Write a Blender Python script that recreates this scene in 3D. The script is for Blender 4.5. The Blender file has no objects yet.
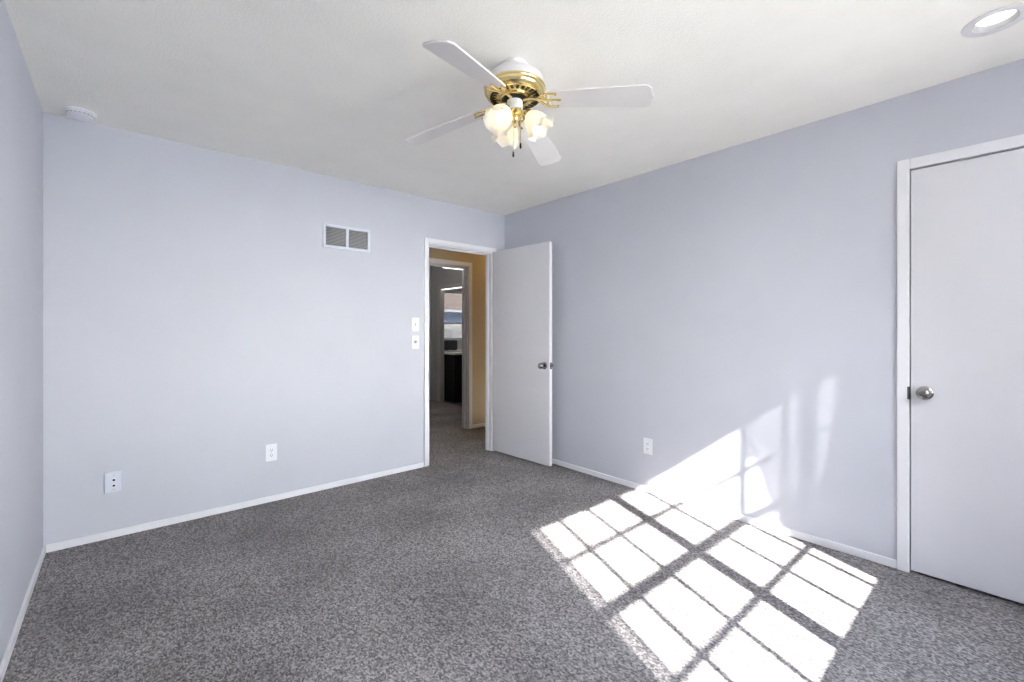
import bpy, bmesh, math, random
from mathutils import Vector, Matrix
random.seed(7)
C = bpy.context.scene.collection
sc = bpy.context.scene
PI = math.pi

# ------------------------------------------------------------------ camera, sky, sun, exposure
cam_data = bpy.data.cameras.new('camera')
cam = bpy.data.objects.new('camera', cam_data); C.objects.link(cam)
cam.location = (0, 0, 1.2265)
cam.rotation_euler = (PI/2, 0, -0.71995)
cam_data.sensor_width = 36
cam_data.lens = 446.0/1024*36
cam_data.shift_y = -(341-331.17)/1024
cam_data.clip_start = 0.02
sc.camera = cam

world = bpy.data.worlds.new('sky'); sc.world = world
world.use_nodes = True
wn = world.node_tree
bg = wn.nodes['Background']
SKY = 38.5
# hazy sky: bright towards the horizon, deeper and bluer overhead
w_tc = wn.nodes.new('ShaderNodeTexCoord'); w_sep = wn.nodes.new('ShaderNodeSeparateXYZ')
w_ramp = wn.nodes.new('ShaderNodeValToRGB')
wn.links.new(w_tc.outputs['Generated'], w_sep.inputs[0]); wn.links.new(w_sep.outputs['Z'], w_ramp.inputs['Fac'])
w_ramp.color_ramp.elements[0].position = 0.0; w_ramp.color_ramp.elements[0].color = (1.0, 0.97, 0.91, 1)
w_ramp.color_ramp.elements[1].position = 0.7; w_ramp.color_ramp.elements[1].color = (0.32, 0.36, 0.43, 1)
w_e = w_ramp.color_ramp.elements.new(0.22); w_e.color = (0.86, 0.87, 0.87, 1)
wn.links.new(w_ramp.outputs['Color'], bg.inputs['Color'])
bg.inputs['Strength'].default_value = SKY

sun_data = bpy.data.lights.new('sun', 'SUN')
sun_data.energy = 40.0
sun_data.angle = math.radians(0.6)
sun_data.color = (1.0, 0.965, 0.92)
sun = bpy.data.objects.new('sun', sun_data); C.objects.link(sun)
SUN = Vector((0.41, 1.0, -0.775)).normalized()
sun.rotation_euler = SUN.to_track_quat('-Z', 'Y').to_euler()
sun.location = (-3, -7, 6)

# guides the sampling of the sky through the bedroom window (adds no light of its own)
portal_data = bpy.data.lights.new('window_portal', 'AREA')
portal_data.shape = 'RECTANGLE'; portal_data.size = 1.84; portal_data.size_y = 1.33
portal_data.cycles.is_portal = True
portal = bpy.data.objects.new('window_portal', portal_data); C.objects.link(portal)
portal.location = (1.66, -0.735, 1.465)
portal.rotation_euler = (PI/2, 0, PI)

sc.view_settings.view_transform = 'Standard'
sc.view_settings.look = 'None'
sc.view_settings.gamma = 1
sc.view_settings.use_curve_mapping = False
sc.view_settings.exposure = 0.25
sc.cycles.use_denoising = True
sc.cycles.max_bounces = 14
sc.cycles.diffuse_bounces = 8
sc.cycles.transparent_max_bounces = 16
sc.cycles.sample_clamp_indirect = 12

# ------------------------------------------------------------------ helpers
def lin(r, g, b):
    f = lambda c: c/12.92 if c <= .04045 else ((c+.055)/1.055)**2.4
    return (f(r/255), f(g/255), f(b/255), 1)

def mat(name, color, rough=.6, metal=0.0, var=.05, scale=8.0, bump=0.0, bscale=200.0, bdist=.001, spec=.4):
    """Principled material with a little procedural colour variation and an optional bump."""
    m = bpy.data.materials.new(name); m.use_nodes = True
    nt = m.node_tree; p = nt.nodes['Principled BSDF']
    p.inputs['Roughness'].default_value = rough
    p.inputs['Metallic'].default_value = metal
    p.inputs['Specular IOR Level'].default_value = spec
    tc = nt.nodes.new('ShaderNodeTexCoord')
    n = nt.nodes.new('ShaderNodeTexNoise'); n.inputs['Scale'].default_value = scale; n.inputs['Detail'].default_value = 3
    nt.links.new(tc.outputs['Object'], n.inputs['Vector'])
    r = nt.nodes.new('ShaderNodeValToRGB')
    r.color_ramp.elements[0].position = .3; r.color_ramp.elements[1].position = .7
    r.color_ramp.elements[0].color = tuple(c*(1-var) for c in color[:3])+(1,)
    r.color_ramp.elements[1].color = tuple(min(1, c*(1+var)) for c in color[:3])+(1,)
    nt.links.new(n.outputs['Fac'], r.inputs['Fac']); nt.links.new(r.outputs['Color'], p.inputs['Base Color'])
    if bump:
        b = nt.nodes.new('ShaderNodeTexNoise'); b.inputs['Scale'].default_value = bscale; b.inputs['Detail'].default_value = 2
        nt.links.new(tc.outputs['Object'], b.inputs['Vector'])
        bp = nt.nodes.new('ShaderNodeBump'); bp.inputs['Strength'].default_value = bump; bp.inputs['Distance'].default_value = bdist
        nt.links.new(b.outputs['Fac'], bp.inputs['Height']); nt.links.new(bp.outputs['Normal'], p.inputs['Normal'])
    return m

def emit_mat(name, color, strength):
    m = bpy.data.materials.new(name); m.use_nodes = True
    nt = m.node_tree; p = nt.nodes['Principled BSDF']
    p.inputs['Base Color'].default_value = color
    p.inputs['Emission Color'].default_value = color
    p.inputs['Emission Strength'].default_value = strength
    return m

def see_through(name, tint, other, fac, kind='glossy'):
    """fac of 'other' over a tinted transparent base"""
    m = bpy.data.materials.new(name); m.use_nodes = True
    nt = m.node_tree; nt.nodes.clear()
    out = nt.nodes.new('ShaderNodeOutputMaterial'); mix = nt.nodes.new('ShaderNodeMixShader')
    t = nt.nodes.new('ShaderNodeBsdfTransparent'); t.inputs['Color'].default_value = tint
    if kind == 'glossy':
        o = nt.nodes.new('ShaderNodeBsdfGlossy'); o.inputs['Roughness'].default_value = .02
    elif kind == 'translucent':
        o = nt.nodes.new('ShaderNodeBsdfTranslucent')
    else:
        o = nt.nodes.new('ShaderNodeBsdfDiffuse')
    o.inputs['Color'].default_value = other
    mix.inputs['Fac'].default_value = fac
    nt.links.new(t.outputs[0], mix.inputs[1]); nt.links.new(o.outputs[0], mix.inputs[2]); nt.links.new(mix.outputs[0], out.inputs['Surface'])
    return m

class MB:
    """collects shapes, then links them as ONE mesh object"""
    def __init__(s): s.bm = bmesh.new()
    def box(s, a, b, bevel=0.0, mtx=None, seg=2):
        t = bmesh.new(); bmesh.ops.create_cube(t, size=1)
        sx, sy, sz = (abs(b[i]-a[i]) for i in range(3))
        for v in t.verts:
            v.co = Vector(((a[0]+b[0])/2+v.co.x*sx, (a[1]+b[1])/2+v.co.y*sy, (a[2]+b[2])/2+v.co.z*sz))
        if bevel: bmesh.ops.bevel(t, geom=t.edges[:]+t.verts[:], offset=bevel, segments=seg, affect='EDGES', profile=.6)
        s._merge(t, mtx); return s
    def lathe(s, prof, n=48, mtx=None, ruffle=None, cap=True):
        t = bmesh.new(); rings = []
        for k, (r, z) in enumerate(prof):
            if r < 1e-6: rings.append([t.verts.new((0, 0, z))]); continue
            ring = []
            for i in range(n):
                a = 2*PI*i/n; rr = r; zz = z
                if ruffle:
                    amp = ruffle(k/(len(prof)-1)); rr = r*(1+amp*math.cos(6*a)); zz = z + amp*.10*math.cos(6*a)
                ring.append(t.verts.new((rr*math.cos(a), rr*math.sin(a), zz)))
            rings.append(ring)
        for A, B in zip(rings, rings[1:]):
            for i in range(n):
                j = (i+1) % n
                if len(A) == 1 and len(B) == 1: continue
                if len(A) == 1: t.faces.new((A[0], B[j], B[i]))
                elif len(B) == 1: t.faces.new((A[i], A[j], B[0]))
                else: t.faces.new((A[i], A[j], B[j], B[i]))
        if cap:
            for R in (rings[0], rings[-1]):
                if len(R) > 2: t.faces.new(R)
        bmesh.ops.recalc_face_normals(t, faces=t.faces[:])
        s._merge(t, mtx); return s
    def tube(s, pts, r, n=10, closed=False, mtx=None):
        t = bmesh.new(); pts = [Vector(p) for p in pts]; rings = []
        m = len(pts); up = None
        for k, p in enumerate(pts):
            if closed: d = pts[(k+1) % m]-pts[k-1]
            else: d = pts[min(k+1, m-1)]-pts[max(k-1, 0)]
            d.normalize()
            if up is None:
                up = Vector((0, 0, 1)) if abs(d.z) < .9 else Vector((1, 0, 0))
            u = (up-d*up.dot(d)).normalized(); w = d.cross(u); up = u
            rr = r[k] if isinstance(r, (list, tuple)) else r
            rings.append([t.verts.new(p+u*rr*math.cos(2*PI*i/n)+w*rr*math.sin(2*PI*i/n)) for i in range(n)])
        pairs = list(zip(rings, rings[1:])) + ([(rings[-1], rings[0])] if closed else [])
        for A, B in pairs:
            for i in range(n): t.faces.new((A[i], A[(i+1) % n], B[(i+1) % n], B[i]))
        if not closed:
            t.faces.new(rings[0]); t.faces.new(rings[-1])
        bmesh.ops.recalc_face_normals(t, faces=t.faces[:])
        s._merge(t, mtx); return s
    def prism(s, outline, z0, z1, mtx=None, bevel=0.0):
        t = bmesh.new()
        a = [t.verts.new((x, y, z0)) for x, y in outline]; b = [t.verts.new((x, y, z1)) for x, y in outline]
        t.faces.new(a[::-1]); t.faces.new(b); n = len(a)
        for i in range(n): t.faces.new((a[i], a[(i+1) % n], b[(i+1) % n], b[i]))
        if bevel:
            e = [e for e in t.edges if abs(e.verts[0].co.z-e.verts[1].co.z) < 1e-6]
            bmesh.ops.bevel(t, geom=e, offset=bevel, segments=2, affect='EDGES')
        bmesh.ops.recalc_face_normals(t, faces=t.faces[:])
        s._merge(t, mtx); return s
    def _merge(s, t, mtx):
        if mtx is not None: t.transform(mtx)
        me = bpy.data.meshes.new('tmp'); t.to_mesh(me); t.free(); s.bm.from_mesh(me); bpy.data.meshes.remove(me)
    def build(s, name, material, parent=None, loc=(0, 0, 0), smooth=None, rot=(0, 0, 0)):
        me = bpy.data.meshes.new(name); s.bm.to_mesh(me); s.bm.free()
        if smooth:
            for p in me.polygons: p.use_smooth = True
            me.set_sharp_from_angle(angle=math.radians(smooth))
        me.materials.append(material)
        o = bpy.data.objects.new(name, me); C.objects.link(o)
        o.location = loc; o.rotation_euler = rot
        if parent is not None: o.parent = parent
        return o

def tag(o, label=None, cat=None, group=None, kind=None):
    if label: o['label'] = label
    if cat: o['category'] = cat
    if group: o['group'] = group
    if kind: o['kind'] = kind
    return o
def empty(name, loc, label, cat, group=None, kind=None, rot=(0, 0, 0)):
    o = bpy.data.objects.new(name, None); C.objects.link(o); o.location = loc; o.rotation_euler = rot
    o.empty_display_size = .05
    return tag(o, label, cat, group, kind)
def struct(name, mb, m, label, cat, **k):
    return tag(mb.build(name, m, **k), label, cat, kind='structure')
def T(x, y, z): return Matrix.Translation((x, y, z))
def RZ(a): return Matrix.Rotation(a, 4, 'Z')
def RX(a): return Matrix.Rotation(a, 4, 'X')
def RY(a): return Matrix.Rotation(a, 4, 'Y')

# ------------------------------------------------------------------ materials
M = {}
M['wall'] = mat('blue_wall_paint', lin(196, 198, 207), .55, var=.012, scale=3, bump=.12, bscale=260, bdist=.001, spec=.25)
M['ceiling'] = mat('textured_ceiling_paint', lin(250, 248, 242), .9, var=.015, scale=5, bump=.55, bscale=120, bdist=.004, spec=.1)
M['trim'] = mat('white_trim_paint', lin(230, 230, 234), .38, var=.01, scale=6, spec=.4)
M['door'] = mat('white_door_paint', lin(219, 218, 223), .42, var=.015, scale=4, bump=.05, bscale=90, spec=.4)
M['white_plastic'] = mat('white_plastic', lin(232, 233, 238), .35, var=.01)
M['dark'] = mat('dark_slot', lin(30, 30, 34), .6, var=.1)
M['plate'] = mat('painted_plate', lin(214, 218, 228), .4, var=.01)
M['grille'] = mat('grey_vent_metal', lin(178, 178, 180), .5, metal=.1, var=.05)
M['duct'] = mat('dark_duct', lin(120, 120, 122), .8, var=.08)
M['chrome'] = mat('satin_nickel', lin(150, 148, 147), .14, metal=1, var=.03)
M['brass'] = mat('polished_brass', lin(226, 208, 152), .2, metal=1, var=.05)
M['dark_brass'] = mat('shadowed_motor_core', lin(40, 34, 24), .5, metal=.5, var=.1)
M['fan_white'] = mat('white_enamel', lin(226, 225, 226), .35, var=.01)
M['blade'] = mat('white_fan_blade', lin(232, 228, 226), .45, var=.02, scale=5)
M['tan'] = mat('hall_beige_paint', lin(198, 180, 148), .6, var=.015, scale=3, spec=.2)
M['greywall'] = mat('grey_room_paint', lin(168, 168, 172), .6, var=.015, scale=3, spec=.2)
M['black'] = mat('black_lacquer', lin(14, 14, 16), .35, var=.1)
M['counter'] = mat('white_counter', lin(238, 238, 236), .3, var=.03, scale=30)
M['cab_grey'] = mat('grey_cabinet', lin(150, 150, 152), .45, var=.03)
M['tile'] = mat('dark_kitchen_floor', lin(50, 48, 50), .5, var=.1)
M['steel_dark'] = mat('dark_grey_plastic', lin(82, 82, 86), .45, var=.05)
M['shingle'] = mat('brown_shingles', lin(128, 114, 106), .9, var=.25, scale=9)
M['blue_siding'] = mat('blue_siding', lin(120, 130, 152), .7, var=.03)
M['fence'] = mat('grey_fence_boards', lin(178, 176, 172), .8, var=.06)
M['bounce_cut'] = mat('bounce_cut_dark', lin(92, 84, 74), .95, var=.2, scale=12)
M['light_block'] = mat('light_block_grey', lin(84, 80, 76), .9, var=.04, scale=6)
M['ground'] = mat('pale_concrete', lin(236, 233, 227), .9, var=.08, scale=2)
M['drape'] = mat('grey_drape_fabric', lin(196, 196, 200), .9, var=.04, scale=40)
M['glass'] = see_through('window_glass', (.97, .98, .98, 1), (1, 1, 1, 1), .04)
M['dimming_glass'] = see_through('dimming_window_glass', (.25, .25, .25, 1), (1, 1, 1, 1), .03)  # grey tint added to dim the over-bright outdoors behind the pane
M['sheer'] = see_through('sheer_fabric', (.95, .95, .95, 1), (.9, .9, .9, 1), .72, 'translucent')
M['sheer_double'] = see_through('doubled_sheer_fabric', (.95, .95, .95, 1), (.9, .9, .9, 1), .9, 'translucent')
M['lens'] = emit_mat('lit_downlight_lens', (1, .98, .93, 1), 1.8)
M['bulb'] = emit_mat('lit_bulb', (1, .86, .62, 1), 4.0)
M['room_fill'] = emit_mat('room_fill_glow', (1, .95, .88, 1), 24.0)
M['pendant_bulb'] = emit_mat('lit_pendant_bulb', (1, .95, .88, 1), 60.0)
M['glow_strip'] = emit_mat('lit_underside_glow', (1, .98, .95, 1), 1.6)
M['grey_trim'] = mat('grey_painted_trim', lin(178, 178, 180), .5, var=.01)
M['hall_lamp'] = emit_mat('lit_hall_lamp', (1, .66, .26, 1), 6.5)

def shade_mat():
    m = bpy.data.materials.new('frosted_tulip_glass'); m.use_nodes = True
    nt = m.node_tree; nt.nodes.clear()
    out = nt.nodes.new('ShaderNodeOutputMaterial'); mix = nt.nodes.new('ShaderNodeMixShader'); mix.inputs['Fac'].default_value = .45
    a = nt.nodes.new('ShaderNodeBsdfTranslucent'); a.inputs['Color'].default_value = (.96, .93, .86, 1)
    b = nt.nodes.new('ShaderNodeBsdfPrincipled'); b.inputs['Base Color'].default_value = (.9, .88, .84, 1); b.inputs['Roughness'].default_value = .3
    nt.links.new(a.outputs[0], mix.inputs[1]); nt.links.new(b.outputs[0], mix.inputs[2]); nt.links.new(mix.outputs[0], out.inputs['Surface'])
    return m
M['shade'] = shade_mat()

def carpet_mat():
    m = bpy.data.materials.new('grey_loop_carpet'); m.use_nodes = True
    nt = m.node_tree; p = nt.nodes['Principled BSDF']; L = nt.links.new
    p.inputs['Roughness'].default_value = .95; p.inputs['Specular IOR Level'].default_value = .08
    tc = nt.nodes.new('ShaderNodeTexCoord')
    mp = nt.nodes.new('ShaderNodeMapping'); mp.inputs['Rotation'].default_value = (0, 0, .5); mp.inputs['Scale'].default_value = (1, .62, 1)
    L(tc.outputs['Object'], mp.inputs['Vector'])
    v = nt.nodes.new('ShaderNodeTexVoronoi'); v.inputs['Scale'].default_value = 180; L(mp.outputs[0], v.inputs['Vector'])
    n = nt.nodes.new('ShaderNodeTexNoise'); n.inputs['Scale'].default_value = 130; n.inputs['Detail'].default_value = 4; n.inputs['Roughness'].default_value = .7
    L(mp.outputs[0], n.inputs['Vector'])
    sep = nt.nodes.new('ShaderNodeSeparateColor'); L(v.outputs['Color'], sep.inputs[0])
    mx = nt.nodes.new('ShaderNodeMix'); mx.data_type = 'FLOAT'; mx.inputs[0].default_value = .55
    L(sep.outputs[0], mx.inputs[2]); L(n.outputs['Fac'], mx.inputs[3])
    ramp = nt.nodes.new('ShaderNodeValToRGB'); e = ramp.color_ramp.elements
    e[0].position = .25; e[0].color = lin(80, 77, 78); e[1].position = .78; e[1].color = lin(170, 166, 166)
    mid = ramp.color_ramp.elements.new(.5); mid.color = lin(126, 122, 123)
    L(mx.outputs[0], ramp.inputs['Fac'])
    big = nt.nodes.new('ShaderNodeTexNoise'); big.inputs['Scale'].default_value = 2.1; big.inputs['Detail'].default_value = 3
    L(tc.outputs['Object'], big.inputs['Vector'])
    br = nt.nodes.new('ShaderNodeMapRange'); br.inputs[1].default_value = .3; br.inputs[2].default_value = .7; br.inputs[3].default_value = .78; br.inputs[4].default_value = 1.18
    L(big.outputs['Fac'], br.inputs[0])
    mul = nt.nodes.new('ShaderNodeMix'); mul.data_type = 'RGBA'; mul.blend_type = 'MULTIPLY'; mul.inputs[0].default_value = 1
    L(ramp.outputs['Color'], mul.inputs[6]); L(br.outputs[0], mul.inputs[7]); L(mul.outputs[2], p.inputs['Base Color'])
    bp = nt.nodes.new('ShaderNodeBump'); bp.inputs['Strength'].default_value = .4; bp.inputs['Distance'].default_value = .004
    L(mx.outputs[0], bp.inputs['Height']); L(bp.outputs['Normal'], p.inputs['Normal'])
    return m
M['carpet'] = carpet_mat()

# ------------------------------------------------------------------ setting: dimensions (metres)
XL, XR = -0.323, 3.020        # left and right wall faces
YB, YF = 3.562, -0.600        # wall with the open door, window wall behind the camera
H = 2.44
WT = .12
BT = .092

def wall_y(name, y0, y1, x0, x1, holes, m, label, H=H):
    """wall running along x with rectangular holes (xa, xb, za, zb)"""
    b = MB(); x = x0
    for xa, xb, za, zb in sorted(holes):
        b.box((x, y0, 0), (xa, y1, H))
        if za > 0: b.box((xa, y0, 0), (xb, y1, za))
        if zb < H: b.box((xa, y0, zb), (xb, y1, H))
        x = xb
    b.box((x, y0, 0), (x1, y1, H))
    return struct(name, b, m, label, 'wall')
def wall_x(name, x0, x1, y0, y1, holes, m, label):
    b = MB(); y = y0
    for ya, yb, za, zb in sorted(holes):
        b.box((x0, y, 0), (x1, ya, H))
        if za > 0: b.box((x0, ya, 0), (x1, yb, za))
        if zb < H: b.box((x0, ya, zb), (x1, yb, H))
        y = yb
    b.box((x0, y, 0), (x1, y1, H))
    return struct(name, b, m, label, 'wall')

OX0, OX1, OZ = 2.105, 2.859, 2.032        # bedroom door opening in the back wall
CY0, CY1 = -0.395, 0.367                  # closed door in the right wall
struct('floor', MB().box((XL-WT, YF-.14, -.1), (4.19, 7.1, 0)), M['carpet'], 'mottled grey carpet running through to the hall', 'floor')
DX, DY, DQ = 2.572, .064, .064        # downlight centre and half-width of its cut-out
struct('ceiling', MB().box((XL-WT, DY+DQ, H), (XR+WT, YB+.046, H+.1)).box((XL-WT, YF-.14, H), (XR+WT, DY-DQ, H+.1)).box((XL-WT, DY-DQ, H), (DX-DQ, DY+DQ, H+.1)).box((DX+DQ, DY-DQ, H), (XR+WT, DY+DQ, H+.1)), M['ceiling'], 'white stippled bedroom ceiling', 'ceiling')
wall_x('wall_left', XL-WT, XL, YF-.14, YB, [], M['wall'], 'pale blue wall at the far left edge')
wall_y('wall_back', YB, YB+BT, XL-WT, XR+WT, [(OX0, OX1, 0, OZ)], M['wall'], 'pale blue wall with the air vent and open doorway')
wall_x('wall_right', XR, XR+WT, YF-.14, YB, [(CY0-.02, CY1+.012, 0, 2.056)], M['wall'], 'pale blue wall catching the sunlight beside closed door')
WX0, WX1, WZ0, WZ1 = .74, 2.58, .80, 2.13
wall_y('wall_front', YF-.14, YF, XL, XR, [(WX0, WX1, WZ0, WZ1)], M['wall'], 'pale blue window wall behind the camera')

bh, bt = .042, .012
struct('baseboard_left', MB().box((XL, YF, 0), (XL+bt, YB, bh), .003), M['trim'], 'thin white baseboard along the left wall', 'baseboard')
struct('baseboard_back', MB().box((XL+bt, YB-bt, 0), (OX0-.05, YB, bh), .003), M['trim'], 'thin white baseboard under the vent wall', 'baseboard')
struct('baseboard_right', MB().box((XR-bt, CY1+.055, 0), (XR, YB-.0, bh), .003), M['trim'], 'thin white baseboard along the sunlit right wall', 'baseboard')

# ------------------------------------------------------------------ bedroom window behind the camera (casts the pattern of light)
def bedroom_window():
    w = empty('window_1', (0, 0, 0), 'white twin sash window behind the camera', 'window', kind='structure')
    y0, y1 = -.69, -.63
    f = MB()
    f.box((WX0, y0, WZ0), (.776, y1, WZ1)).box((2.546, y0, WZ0), (WX1, y1, WZ1))
    f.box((.776, y0, WZ0), (2.546, -.655, .872)).box((.776, y0, 2.054), (2.546, y1, WZ1))
    f.box((1.611, -.68, .872), (1.694, -.655, 2.054))
    f.build('window_frame', M['trim'], w)
    for xa, xb in ((.776, 1.611), (1.694, 2.546)):
        s = MB().box((xa, -.675, 1.410), (xb, -.648, 1.457))
        s.build('meeting_rail', M['trim'], w)
        g = MB()
        xs = (1.059, 1.342) if xa < 1 else (1.976, 2.263)
        for x in xs: g.box((x-.012, -.668, .872), (x+.012, -.656, 2.054))
        for z in (1.130, 1.750): g.box((xa, -.668, z-.012), (xb, -.656, z+.012))
        g.build('muntin', M['trim'], w)
        MB().box((xa, -.664, .872), (xb, -.660, 2.054)).build('pane', M['glass'], w)
    MB().box((WX0-.05, YF, WZ0-.03), (WX1+.05, YF+.014, WZ0), .004).build('window_sill', M['trim'], w)
bedroom_window()

def curtain(name, label, x0, x1, z0, z1, gaps, sheer_edge, sheer_mat):
    """bunched drape (with gaps between its folds) and a sheer in front of it"""
    c = empty(name, (0, 0, 0), label, 'curtain', group='curtains at the bedroom window')
    bm = bmesh.new(); n = int((x1-x0)/.004); nz = 90; grid = []
    for i in range(n+1):
        x = x0+(x1-x0)*i/n
        y = -.575+.012*math.sin(x*75)
        grid.append([bm.verts.new((x, y, z0+(z1-z0)*j/nz)) for j in range(nz+1)])
    for i in range(n):
        xc = x0+(x1-x0)*(i+.5)/n
        for j in range(nz):
            zc = z0+(z1-z0)*(j+.5)/nz
            if any(g0(zc) < xc < g1(zc) and za < zc < zb for g0, g1, za, zb in gaps): continue
            bm.faces.new((grid[i][j], grid[i+1][j], grid[i+1][j+1], grid[i][j+1]))
    loose = [v for v in bm.verts if not v.link_faces]
    bmesh.ops.delete(bm, geom=loose, context='VERTS')
    b = MB(); b.bm.free(); b.bm = bm
    d = b.build('drape', M['drape'], c)
    sm = d.modifiers.new('thickness', 'SOLIDIFY'); sm.thickness = .003
    bm = bmesh.new(); rows = []
    for j in range(41):
        z = z0+(z1-z0)*j/40; row = []
        a, e = sheer_edge(z)
        for i in range(21):
            x = a+(e-a)*i/20; row.append(bm.verts.new((x, -.55+.004*math.sin(x*60), z)))
        rows.append(row)
    for A, B in zip(rows, rows[1:]):
        for i in range(20): bm.faces.new((A[i], A[i+1], B[i+1], B[i]))
    b = MB(); b.bm.free(); b.bm = bm
    b.build('sheer', M[sheer_mat], c)
    if x1 < 1: MB().box((.912, -.556, z0), (.925, -.552, z1)).build('hem', M['drape'], c)
    MB().tube([(x0-.02, -.565, z1+.015), (x1+.02, -.565, z1+.015)], .009).build('rod', M['chrome'], c)
    return c
K = lambda v: (lambda z: v)
# right: sheer edge sweeps outwards towards the bottom, two gaps between the folds of the drape
def right_sheer(z):
    pts = [(.3, 2.46), (1.0, 2.42), (1.23, 2.392), (1.41, 2.366), (1.566, 2.350), (1.70, 2.336), (1.77, 2.318), (2.25, 2.318)]
    for (za, xa), (zb, xb) in zip(pts, pts[1:]):
        if z <= zb: return (xa+(xb-xa)*(z-za)/(zb-za), 2.60)
    return (2.318, 2.60)
curtain('curtain', 'grey drape and sheer tied back right of the window behind the camera', 2.389, 2.72, .3, 2.22,
        [(K(2.405), K(2.431), 1.38, 2.0), (K(2.468), lambda z: 2.474+.022*max(0, min(1, (z-1.4)/.4)), 1.42, 2.01)], right_sheer, 'sheer_double')
curtain('curtain', 'grey drape and sheer left of the window behind the camera', .5, .842, .3, 2.22, [], lambda z: (.835, .924), 'sheer')

# ------------------------------------------------------------------ bedroom doorway, its casing and the open door
def casing_y(name, x0, x1, y, out, z, w, label):
    """casing around an opening in a wall along x; out = -1 towards smaller y"""
    b = MB(); a, c = sorted((y, y+out*.014))
    b.box((x0-w, a, 0), (x0, c, z+w), .003).box((x1, a, 0), (x1+w, c, z+w), .003).box((x0, a, z), (x1, c, z+w), .003)
    return struct(name, b, M['trim'], label, 'door casing')
JT = .014
def jamb_y(name, x0, x1, y0, y1, z, label):
    b = MB().box((x0, y0, 0), (x0+JT, y1, z), .002).box((x1-JT, y0, 0), (x1, y1, z), .002).box((x0+JT, y0, z-JT), (x1-JT, y1, z), .002)
    b.box((x0+JT, y0+.05, 0), (x0+JT+.01, y0+.085, z-JT)).box((x1-JT-.01, y0+.05, 0), (x1-JT, y0+.085, z-JT)).box((x0+JT, y0+.05, z-JT-.01), (x1-JT, y0+.085, z-JT))
    return struct(name, b, M['trim'], label, 'door frame')
casing_y('trim_1', OX0, OX1, YB, -1, OZ, .042, 'white casing around the doorway to the hall')
jamb_y('trim_2', OX0, OX1, YB, YB+BT, OZ, 'white frame lining the doorway to the hall')

def knob(parent, base, out, name='door_knob'):
    """round knob with rosette: base point on the door face, out = unit direction"""
    q = Vector((0, 0, 1)).rotation_difference(Vector(out)).to_matrix().to_4x4()
    k = MB().lathe([(.011, .004), (.010, .022), (.013, .028), (.022, .033), (.0275, .042), (.028, .050), (.025, .058), (.016, .063), (0, .0645)], 36,
                   mtx=T(*base) @ q).build(name, M['chrome'], parent, smooth=50)
    MB().lathe([(0, 0), (.033, 0), (.033, .003), (.028, .007), (.012, .009), (0, .009)], 36, mtx=T(*base) @ q).build('rosette', M['chrome'], k, smooth=35)
    return k

# open door: hinge line, closed direction, tip towards the camera side along the right wall
hx, hy = 2.846, 3.545
tx, ty = 2.880, 2.775
ang = math.atan2(ty-hy, tx-hx); DL = math.hypot(tx-hx, ty-hy)
d1 = MB().box((0, 0, .016), (DL, .036, 2.03), .002).build('door_1', M['door'], loc=(hx, hy, 0), rot=(0, 0, ang))
tag(d1, 'white flush door standing open against the right wall', 'door', kind='structure')
knob(d1, (DL-.062, 0, .915), (0, -1, 0)); knob(d1, (DL-.062, .036, .915), (0, 1, 0))
lp = MB().box((DL-.0005, .006, .885), (DL+.0012, .030, .945), .0004).build('latch_plate', M['chrome'], d1)
MB().box((DL, .010, .907), (DL+.009, .026, .923), .002).build('latch_bolt', M['dark'], lp)
for z in (.22, 1.02, 1.82):
    MB().tube([(-.006, -.004, z-.045), (-.006, -.004, z+.045)], .006).box((-.006, .001, z-.044), (0.0, .034, z+.044)).build('hinge', M['trim'], d1, smooth=40)

# closed door in the right wall
def right_door():
    w = .053; x0, x1 = XR-.016, XR
    yi = CY1+.004; za = 2.048
    b = MB().box((x0, yi, 0), (x1, yi+w-.004, za+w), .003).box((x0, CY0-.012-w, 0), (x1, CY0-.012, za+w), .003).box((x0, CY0-.012, za), (x1, yi, za+w), .003)
    b.box((XR, yi+.001, 0), (XR+WT, CY1+.012, 2.056)).box((XR, CY0-.02, 0), (XR+WT, CY0-.012, 2.056)).box((XR, CY0-.012, 2.05), (XR+WT, yi, 2.056))
    struct('trim_3', b, M['trim'], 'white casing around the closed door at right edge', 'door casing')
    d = MB().box((XR-.004, CY0-.008, .014), (XR+.032, CY1, 2.041), .002).build('door_2', M['door'])
    tag(d, 'closed white flush door in the right wall', 'door', kind='structure')
    knob(d, (XR-.004, CY1-.052, .918), (-1, 0, 0))
    MB().box((XR-.0175, CY1+.0025, .880), (XR-.001, CY1+.013, .945), .002).build('strike_plate', M['steel_dark'], d)
    MB().box((XR+.033, CY0-.03, 0), (XR+.06, CY1+.012, 2.056)).build('gap_shade_sheet', M['dark'], d)  # dark sheet behind the leaf stands in for shade in the gaps
right_door()

# ------------------------------------------------------------------ hall, room across the hall, kitchen
HY0, HY1 = YB+BT, 4.56
BX1 = 3.272
struct('ceiling_hall', MB().box((.9, YB+.046, H), (6.8, 7.7, H+.1)), M['ceiling'], 'ceiling over the hall and rooms beyond', 'ceiling')
wall_y('wall_hall', HY1, HY1+WT, .9, 4.7, [(BX1-.76, BX1, 0, 2.032)], M['tan'], 'beige hall wall facing the open doorway')
wall_x('wall_hall_left', .9, 1.0, HY0, 7.1, [], M['greywall'], 'far left end wall of the hall')
wall_x('wall_hall_right', 4.6, 4.7, HY0, HY1, [], M['tan'], 'far right end wall of the hall')
wall_y('wall_hall_near', YB, HY0, XR+WT, 4.7, [], M['tan'], 'near side wall of the hall')
casing_y('trim_4', BX1-.76, BX1, HY1, -1, 2.032, .052, 'white casing around the second doorway across the hall')
jamb_y('trim_5', BX1-.76, BX1, HY1, HY1+WT, 2.032, 'white frame lining the doorway across the hall')
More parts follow.
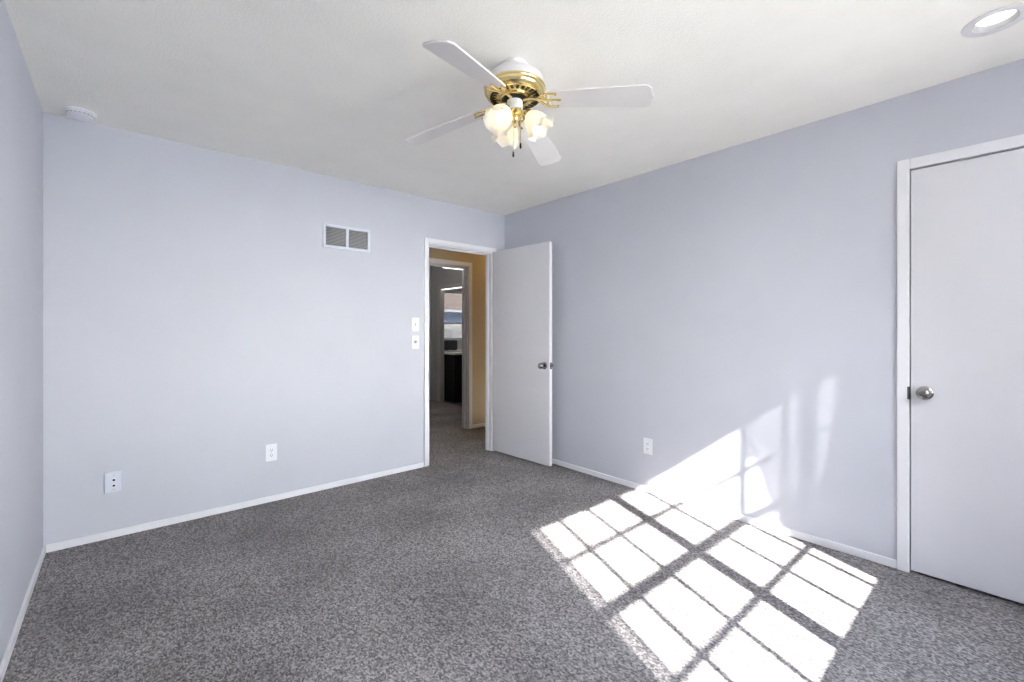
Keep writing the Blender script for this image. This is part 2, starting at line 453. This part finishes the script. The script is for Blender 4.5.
struct('baseboard_hall', MB().box((BX1+.052, HY1-.012, 0), (4.6, HY1, .045), .003), M['trim'], 'thin white baseboard under the beige hall wall', 'baseboard')
KX = 4.19
wall_x('wall_kitchen', KX, KX+.065, HY1+WT, 7.6, [(5.55, 6.66, 0, 1.972)], M['greywall'], 'grey wall with the opening into the kitchen')
wall_y('wall_room_back', 6.98, 7.1, 1.0, KX, [], M['greywall'], 'grey back wall of the room across the hall')
b = MB()
for ya, yb in ((6.66, 6.75), (5.46, 5.55)): b.box((KX-.013, ya, 0), (KX, yb, 1.972), .002)
b.box((KX-.013, 5.46, 1.972), (KX, 6.75, 2.02), .002).box((KX, 6.648, 0), (KX+.065, 6.66, 1.96)).box((KX, 5.55, 1.96), (KX+.065, 6.66, 1.972)).box((KX, 5.55, 0), (KX+.065, 5.562, 1.96))
struct('trim_6', b, M['grey_trim'], 'painted casing around the opening into the kitchen', 'door casing')
for nm, lo, hi, lab in (('glow_strip', (KX+.005, 5.7, 1.944), (KX+.060, 6.64, 1.9595), 'glowing strip standing in for the lit underside of the kitchen opening head'),
                        ('glow_strip', (BX1-.31, HY1+.088, 2.002), (BX1-.02, HY1+.116, 2.0175), 'glowing strip standing in for the lit underside of second doorway head')):
    r = empty(nm, ((lo[0]+hi[0])/2, (lo[1]+hi[1])/2, hi[2]), lab, 'glow strip')  # added glowing strips stand in for light on the door head undersides
    hx_, hy_ = (hi[0]-lo[0])/2, (hi[1]-lo[1])/2
    MB().box((-hx_, -hy_, -.005), (hx_, hy_, 0), .001).build('strip_back', M['fan_white'], r)
    MB().box((-hx_+.002, -hy_+.001, lo[2]-hi[2]), (hx_-.002, hy_-.001, -.005), .002).build('diffuser', M['glow_strip'], r)
struct('floor_kitchen', MB().box((KX, HY1, -.1), (6.8, 7.7, -.001)), M['tile'], 'dark kitchen floor beyond the last opening', 'floor')
KW = 7.5
wall_y('wall_kitchen_window', KW, KW+.12, KX+.065, 6.8, [(4.70, 5.9, 1.05, 2.03)], M['trim'], 'kitchen wall around the far window')
wall_x('wall_kitchen_right', 6.7, 6.8, HY1, KW, [], M['greywall'], 'right wall of the kitchen')
wall_y('wall_kitchen_near', HY1, HY1+WT, 4.7, 6.8, [], M['greywall'], 'near wall of the kitchen')

w2 = empty('window_2', (0, 0, 0), 'bright kitchen window seen through both doorways', 'window', kind='structure')
f = MB().box((4.70, KW+.03, 1.05), (4.74, KW+.09, 2.03)).box((5.86, KW+.03, 1.05), (5.9, KW+.09, 2.03)).box((4.74, KW+.03, 1.05), (5.86, KW+.09, 1.085)).box((4.74, KW+.03, 1.99), (5.86, KW+.09, 2.03))
f.build('window_frame', M['trim'], w2)
MB().box((4.74, KW+.04, 1.36), (5.86, KW+.075, 1.40)).box((4.74, KW+.03, 1.085), (4.772, KW+.06, 1.36)).box((5.28, KW+.03, 1.085), (5.31, KW+.06, 1.36)).build('sash', M['trim'], w2)
MB().box((4.74, KW+.062, 1.085), (5.86, KW+.066, 1.99)).build('pane', M['dimming_glass'], w2)
MB().box((4.66, KW-.05, 1.02), (5.94, KW+.03, 1.05), .004).build('window_sill', M['trim'], w2)

# base cabinets under the window, worktop, black cabinet, dark box on the worktop
cb = empty('base_cabinet', (5.2, 7.2, 0), 'grey base cabinets under the far kitchen window', 'cabinet')
MB().box((-.9, -.26, .10), (1.3, .29, .83), .003).build('body', M['cab_grey'], cb)
MB().box((-.9, -.20, 0), (1.3, .29, .10)).build('toe_kick', M['dark'], cb)
for i in range(4):
    x = -.88+i*.54
    d = MB().box((x, -.279, .13), (x+.51, -.261, .81), .003).build('cabinet_door', M['cab_grey'], cb)
    MB().tube([(x+.46, -.279, .62), (x+.46, -.300, .63), (x+.46, -.300, .73), (x+.46, -.279, .74)], .005).build('handle', M['chrome'], d)
wt = MB().box((KX+.07, 6.90, .831), (6.5, 7.498, .865), .004).build('worktop', M['counter'])
tag(wt, 'white worktop below the far kitchen window', 'worktop')
bk = empty('black_cabinet', (4.50, 6.56, 0), 'tall-fronted black cabinet just inside the kitchen opening', 'cabinet')
MB().box((-.215, -.20, .03), (.2, .20, .822), .004).build('body', M['black'], bk)
MB().box((-.19, -.18, 0), (.18, .18, .03)).build('plinth', M['black'], bk)
MB().box((-.222, -.21, .822), (.21, .21, .85), .004).build('top', M['counter'], bk)
pt = MB().box((-.19, -.219, .06), (.19, -.201, .80), .003).build('cabinet_door', M['black'], bk)
MB().tube([(.14, -.219, .5), (.14, -.24, .51), (.14, -.24, .61), (.14, -.219, .62)], .005).build('handle', M['chrome'], pt)
tb = empty('toaster', (4.74, 7.18, .865), 'dark grey toaster-like box on the worktop under kitchen window', 'kitchen appliance')
MB().box((-.14, -.09, .008), (.10, .09, .195), .02, seg=3).build('body', M['steel_dark'], tb, smooth=40)
MB().box((-.12, -.05, .1945), (.08, -.02, .197)).box((-.12, .02, .1945), (.08, .05, .197)).build('slot', M['dark'], tb)
for x in (-.105, .065): MB().box((x-.015, -.07, 0), (x+.015, .07, .012), .002).build('foot', M['dark'], tb)

# hall ceiling lamp (to the right of the doorway, out of sight; it warms the beige wall)
hl = empty('hall_lamp', (3.72, 4.12, H), 'round warm ceiling lamp in the hall', 'ceiling lamp')
MB().lathe([(0, 0), (.15, 0), (.15, -.02), (.14, -.03), (0, -.03)], 40).build('base', M['brass'], hl, smooth=40)
MB().lathe([(.135, -.03), (.13, -.06), (.10, -.09), (.05, -.105), (0, -.108)], 40, cap=False).build('diffuser', M['hall_lamp'], hl, smooth=60)

fill_lamp = empty('room_fill_lamp', (3.2, 5.8, H), 'added unseen fill light in the room across the hall', 'ceiling light')  # added hidden lamp, brightens the grey room beyond the hall
MB().box((-.19, -.07, -.03), (.19, .07, 0), .003).build('base', M['fan_white'], fill_lamp)
MB().box((-.185, -.06, -.105), (.185, .06, -.03), .012, seg=3).build('diffuser', M['room_fill'], fill_lamp)
kl = empty('kitchen_pendant', (5.02, 6.85, H), 'small white pendant lamp hanging in front of the kitchen window', 'pendant lamp')
MB().lathe([(0, 0), (.05, 0), (.05, -.015), (0, -.02)], 24).tube([(0, 0, -.015), (0, 0, -.36)], .004).build('cord', M['fan_white'], kl)
MB().lathe([(.02, -.35), (.05, -.37), (.09, -.43), (.10, -.48), (.097, -.48), (.087, -.43), (.047, -.374), (0, -.36)], 32, cap=False).build('shade', M['shade'], kl, smooth=50)
MB().lathe([(0, -.39), (.03, -.41), (.035, -.44), (.02, -.465), (0, -.47)], 20).build('bulb', M['pendant_bulb'], kl, smooth=60)

# ------------------------------------------------------------------ outside
struct('ground', MB().box((-30, -60, -.35), (40, -4.4, -.25)).box((3.2, -4.4, -.35), (40, 40, -.25)).box((-30, -4.4, -.35), (3.2, 40, -.26)), M['ground'], 'pale concrete ground outside', 'ground')
struct('ground_bounce_cut', MB().box((-6, -4.4, -.26), (3.2, -.8, -.22)), M['bounce_cut'], 'added dark ground patch cutting bounce light under the bedroom window', 'ground patch')  # added dark patch, lowers ground bounce onto the near ceiling
struct('wall_light_block', MB().box((-.95, -4.4, -.3), (-.70, -.76, 3.4)), M['light_block'], 'added unseen wall blocking side sky light left of the bedroom window', 'wall')  # added out of view to keep oblique sky light off the near right wall
fn = empty('garden_fence', (6.5, 9.3, -.25), 'grey board fence outside the far kitchen window', 'fence')
f = MB()
for i in range(28): f.box((-2.5+i*.18, 0, .05), (-2.5+i*.18+.172, .02, 1.62))
f.build('boards', M['fence'], fn)
MB().box((-2.5, -.03, 1.62), (2.55, .05, 1.66)).build('top_rail', M['trim'], fn)
for i in range(3): MB().box((-2.5+i*2.45, .02, 0), (-2.4+i*2.45, .12, 1.6)).build('post', M['fence'], fn)
hs = empty('neighbour_house', (8.0, 11.2, -.25), 'blue neighbouring house with brown shingle roof outside kitchen window', 'house')
MB().box((-3.5, 0, 0), (4, 5, 2.05)).build('wall', M['blue_siding'], hs)
MB().box((-3.7, -.42, 2.04), (4.2, -.38, 2.13)).box((-3.7, -.38, 2.04), (4.2, 0, 2.06)).build('fascia', M['trim'], hs)
rf = bmesh.new()
vs = [rf.verts.new(c) for c in ((-3.8, -.5, 2.12), (4.3, -.5, 2.12), (4.3, 2.5, 3.5), (-3.8, 2.5, 3.5), (-3.8, 5.5, 2.12), (4.3, 5.5, 2.12))]
rf.faces.new((vs[0], vs[1], vs[2], vs[3])); rf.faces.new((vs[3], vs[2], vs[5], vs[4])); rf.faces.new((vs[0], vs[3], vs[4])); rf.faces.new((vs[1], vs[5], vs[2])); rf.faces.new((vs[0], vs[4], vs[5], vs[1]))
b = MB(); b.bm.free(); b.bm = rf; b.build('roof', M['shingle'], hs)

# ------------------------------------------------------------------ ceiling fan
def ceiling_fan():
    FX, FY = 1.352, 1.522
    fan = empty('ceiling_fan', (FX, FY, H), 'white four-blade ceiling fan with brass motor and three lit tulip shades', 'ceiling fan')
    MB().lathe([(.058, 0), (.060, -.006), (.060, -.026), (.056, -.034), (.054, -.040), (0, -.040)], 48).build('canopy', M['fan_white'], fan, smooth=40)
    MB().lathe([(.052, -.034), (.082, -.039), (.109, -.049), (.126, -.063), (.135, -.081), (.138, -.098), (.136, -.104)], 64).build('motor_housing', M['fan_white'], fan, smooth=40)
    MB().lathe([(.136, -.102), (.140, -.105), (.141, -.111), (.138, -.115), (.140, -.119), (.138, -.130), (.131, -.140), (.121, -.146)], 64, cap=False).build('brass_band', M['brass'], fan, smooth=50)
    # slotted underside: brass plate with dark radial slots round a dark hub recess
    v = MB().lathe([(.122, -.1455), (.116, -.148), (.070, -.153), (.058, -.153), (.056, -.146), (0, -.146)], 64).build('vent_plate', M['brass'], fan, smooth=35)
    f = MB()
    for i in range(26):
        f.box((-.021, -.0058, -.0018), (.021, .0058, .0018), .001, mtx=RZ(2*PI*i/26) @ T(.092, 0, -.1505) @ RY(.108))
    f.build('vent_slot', M['dark_brass'], v)
    b = MB().lathe([(.119, -.143), (.120, -.150), (.114, -.152), (.112, -.147)], 64, cap=False)
    b.lathe([(.068, -.151), (.069, -.157), (.061, -.159), (.057, -.154)], 48, cap=False)
    b.build('vent_ring', M['brass'], v, smooth=50)
    MB().lathe([(0, -.145), (.052, -.146), (.052, -.160), (.044, -.166), (0, -.166)], 40).build('flywheel', M['dark_brass'], fan, smooth=40)
    MB().lathe([(.034, -.160), (.036, -.168), (.037, -.198), (.033, -.206), (0, -.207)], 40).build('switch_housing', M['fan_white'], fan, smooth=40)
    # blades
    BZ = -.180
    def blade_outline(r0, r1, w0, w1):
        pts = []
        def arc(cx, cy, r, a0, a1, n=6):
            for i in range(n+1):
                a = a0+(a1-a0)*i/n; pts.append((cx+r*math.cos(a), cy+r*math.sin(a)))
        rc = .028
        arc(r1-rc, w1-rc, rc, PI/2, .35); pts.append((r1+.006, 0)); arc(r1-rc, -w1+rc, rc, -.35, -PI/2)
        q = .018
        arc(r0+q, -w0+q, q, -PI/2, -PI, 4); arc(r0+q, w0-q, q, PI, PI/2, 4)
        return pts
    for k, a in enumerate((-59.2, 27.5, 111.9, -158.7)):
        mt = RZ(math.radians(a)) @ T(.165, 0, BZ) @ RY(math.radians(7.5)) @ T(-.165, 0, 0) @ RX(math.radians(-12))
        bl = MB().prism(blade_outline(.165, .600, .050, .066), -.003, .003, mtx=mt, bevel=.0012).build('blade', M['blade'], fan, smooth=30)
        br = MB()
        # bracket: neck up to the flywheel, curled scrolls and a fork on the blade root
        br.tube([(.040, 0, .002), (.075, 0, .004), (.100, 0, .002), (.125, 0, -.002), (.150, 0, -.006), (.215, 0, -.006)], [.009, .009, .008, .007, .006, .005], mtx=mt)
        for s in (-1, 1):
            br.tube([(.100, 0, .002), (.118, s*.016, 0), (.140, s*.032, -.004), (.165, s*.042, -.006), (.200, s*.040, -.006)], [.006, .0055, .005, .005, .004], mtx=mt)
            br.tube([(.138+.014*math.cos(t), s*(.020)+.013*math.sin(t), -.002) for t in [2*PI*i/16 for i in range(16)]], .0038, 8, closed=True, mtx=mt)
            br.lathe([(0, -.012), (.006, -.010), (.006, -.006), (0, -.006)], 12, mtx=mt @ T(.195, s*.038, 0))
        br.build('blade_bracket', M['brass'], bl, smooth=50)
    # light kit
    MB().lathe([(0, -.205), (.030, -.206), (.034, -.212), (.028, -.220), (.018, -.226), (.022, -.236), (.024, -.246), (.016, -.258), (.009, -.266), (.011, -.274), (.006, -.284), (0, -.287)], 36).build('light_kit', M['brass'], fan, smooth=50)
    for k, a in enumerate((-51, 69, 189)):
        mt = RZ(math.radians(a))
        arm = MB().tube([(.014, 0, -.232), (.030, 0, -.224), (.044, 0, -.219), (.056, 0, -.221), (.062, 0, -.228)], .0055, mtx=mt)
        tilt = math.radians(38)
        st = mt @ T(.057, 0, -.219) @ RY(-tilt)
        arm.lathe([(0, .008), (.016, .006), (.020, -.004), (.021, -.018), (.017, -.020), (0, -.020)], 24, mtx=st)
        arm = arm.build('lamp_arm', M['brass'], fan, smooth=50)
        MB().lathe([(.019, -.008), (.026, -.018), (.040, -.032), (.050, -.052), (.053, -.072), (.052, -.086), (.058, -.100), (.066, -.108),
                    (.063, -.107), (.055, -.099), (.049, -.086), (.050, -.072), (.047, -.053), (.037, -.034), (.023, -.020), (.016, -.010)], 72, mtx=st, cap=False,
                   ruffle=lambda t: .0 if t < .2 or t > .8 else .11*(1-abs(t-.5)/.3)).build('shade', M['shade'], arm, smooth=80)
        MB().lathe([(0, -.018), (.012, -.022), (.014, -.034), (.022, -.050), (.024, -.062), (.019, -.076), (.010, -.083), (0, -.085)], 24, mtx=st).build('bulb', M['bulb'], arm, smooth=60)
    for (px, py, z1) in ((-.024, -.017, -.405), (.004, -.034, -.365)):
        c = MB().tube([(px, py, -.200), (px, py, z1)], .0014, 6)
        n = int((-.200-z1)/.006)
        for i in range(n): c.lathe([(0, .0022), (.0022, 0), (0, -.0022)], 6, mtx=T(px, py, -.203-i*.006))
        c = c.build('pull_chain', M['brass'], fan)
        MB().lathe([(0, .002), (.003, 0), (.0045, -.012), (.0045, -.022), (0, -.027)], 14, mtx=T(px, py, z1)).build('pull_tip', M['dark_brass'], c, smooth=60)
    return fan
ceiling_fan()

# ------------------------------------------------------------------ small fittings
rl = empty('recessed_light', (DX, DY, H), 'round lit recessed downlight in the ceiling corner above closed door', 'ceiling light')
MB().lathe([(.096, 0), (.096, -.003), (.090, -.006), (.066, -.004), (.0625, .0)], 64, cap=False).build('trim_ring', M['fan_white'], rl, smooth=40)
MB().lathe([(.0635, -.003), (.058, .010), (.054, .018), (.054, .026), (.060, .026), (.0635, .0)], 64, cap=False).build('baffle', M['grey_trim'], rl, smooth=40)
MB().lathe([(0, .016), (.0555, .016), (.0555, .025), (0, .025)], 48).build('lens', M['lens'], rl, smooth=40)
MB().lathe([(.059, .0265), (.059, .085), (.05, .094), (0, .094)], 40).build('can', M['grille'], rl, smooth=40)

sd = empty('smoke_detector', (-.168, 3.43, H), 'round white smoke detector on the ceiling above left corner', 'smoke detector')
MB().lathe([(0, 0), (.066, 0), (.067, -.008), (.063, -.012), (0, -.012)], 48).build('base', M['white_plastic'], sd, smooth=40)
cv = MB().lathe([(.060, -.012), (.060, -.016), (.054, -.027), (.040, -.034), (.018, -.037), (0, -.037)], 48).build('cover', M['white_plastic'], sd, smooth=40)
s = MB()
for i in range(20): s.box((.0565, -.006, -.024), (.0585, .006, -.018), mtx=RZ(2*PI*i/20))
s.build('vent_slot', M['grille'], cv)
MB().lathe([(0, -.0365), (.008, -.0365), (.008, -.039), (0, -.0395)], 20, mtx=T(.02, -.012, .002)).build('test_button', M['white_plastic'], cv, smooth=40)

def air_vent():
    x0, x1, z0, z1 = 1.175, 1.552, 1.878, 2.062
    v = empty('air_vent', ((x0+x1)/2, YB, (z0+z1)/2), 'white return air vent with two grey louvred openings high on wall', 'air vent')
    W, Hh = (x1-x0)/2, (z1-z0)/2; t = .020
    f = MB().box((-W, -.012, -Hh), (-W+t, 0, Hh), .002).box((W-t, -.012, -Hh), (W, 0, Hh), .002).box((-W+t, -.012, Hh-t), (W-t, 0, Hh), .002).box((-W+t, -.012, -Hh), (W-t, 0, -Hh+t), .002).box((-.011, -.012, -Hh+t), (.011, 0, Hh-t), .002)
    f.build('frame', M['plate'], v)
    for a, b in ((-W+t, -.011), (.011, W-t)):
        g = MB().box((a, -.0012, -Hh+t), (b, -.0004, Hh-t))
        g = g.build('duct_opening', M['duct'], v)
        l = MB(); n = 13
        for i in range(n):
            z = -Hh+t+(2*Hh-2*t)*(i+.5)/n
            l.box((a, -.004, -.0006), (b, .004, .0006), mtx=T(0, -.0055, z) @ RX(math.radians(38)))
        l.build('louvre', M['grille'], g)
    return v
air_vent()

def plate(name, loc, rotz, label, cat, group=None):
    p = empty(name, loc, label, cat, group, rot=(0, 0, rotz))
    MB().box((-.037, -.0065, -.060), (.037, 0, .060), .0025).build('plate', M['white_plastic'], p)
    return p
def screw(p, z):
    MB().lathe([(0, 0), (.0028, 0), (.0024, .001), (0, .0012)], 12, mtx=T(0, -.0065, z) @ RX(PI/2)).build('screw', M['grille'], p)
def outlet(loc, rotz, label):
    p = plate('power_outlet', loc, rotz, label, 'power outlet', 'power outlets low on the walls')
    for s in (-1, 1):
        r = MB().box((-.0165, -.0085, s*.0195-.0145), (.0165, -.005, s*.0195+.0145), .003).build('receptacle', M['white_plastic'], p)
        MB().box((-.0075, -.0088, s*.0195-.003), (-.0050, -.008, s*.0195+.007)).box((.0050, -.0088, s*.0195-.003), (.0075, -.008, s*.0195+.007)).box((-.002, -.0088, s*.0195-.010), (.002, -.008, s*.0195-.006)).build('slot', M['dark'], r)
    screw(p, 0)
    return p
outlet((.815, YB, .352), 0, 'white power outlet low on the back wall, nearer the doorway')
outlet((XR, 1.872, .350), -PI/2, 'white power outlet on right wall just above the sunlight patch')
jp = empty('cable_plate', (-.035, YB, .330), 'white cable wall plate with two dark ports near left corner', 'wall plate')
MB().box((-.037, -.014, -.060), (.037, 0, .060), .003).build('plate', M['plate'], jp)
for z in (-.019, .014):
    r = MB().lathe([(.009, 0), (.009, .004), (.006, .005), (.0055, .002), (0, .002)], 20, mtx=T(.004, -.014, z) @ RX(PI/2)).build('port', M['white_plastic'], jp, smooth=40)
    MB().lathe([(0, .0022), (.0065, .0022), (.0065, .0055), (0, .0056)], 16, mtx=T(.004, -.014, z) @ RX(PI/2)).build('port_hole', M['dark'], r)
for z in (-.043, .040): MB().lathe([(0, 0), (.0035, 0), (.003, .0012), (0, .0014)], 12, mtx=T(.004, -.014, z) @ RX(PI/2)).build('screw', M['grille'], jp)

def switch(z, label, kind):
    p = plate('light_switch', (1.975, YB, z), 0, label, 'light switch', 'switches beside the doorway')
    if kind == 'toggle':
        MB().box((-.005, -.0075, -.012), (.005, -.006, .012), .0005).build('toggle_slot', M['grille'], p)
        MB().box((-.0038, -.019, -.003), (.0038, -.006, .006), .001, mtx=T(0, 0, .003) @ RX(math.radians(-18))).build('toggle', M['white_plastic'], p)
    else:
        MB().lathe([(0, 0), (.013, 0), (.012, .010), (.010, .013), (0, .0135)], 28, mtx=T(0, -.0065, .004) @ RX(PI/2)).build('dimmer_knob', M['grille'], p, smooth=40)
    for s in (-1, 1): screw(p, s*.030)
switch(1.286, 'upper of two white switch plates left of the doorway', 'toggle')
switch(1.128, 'lower white switch plate with grey knob left of doorway', 'knob')
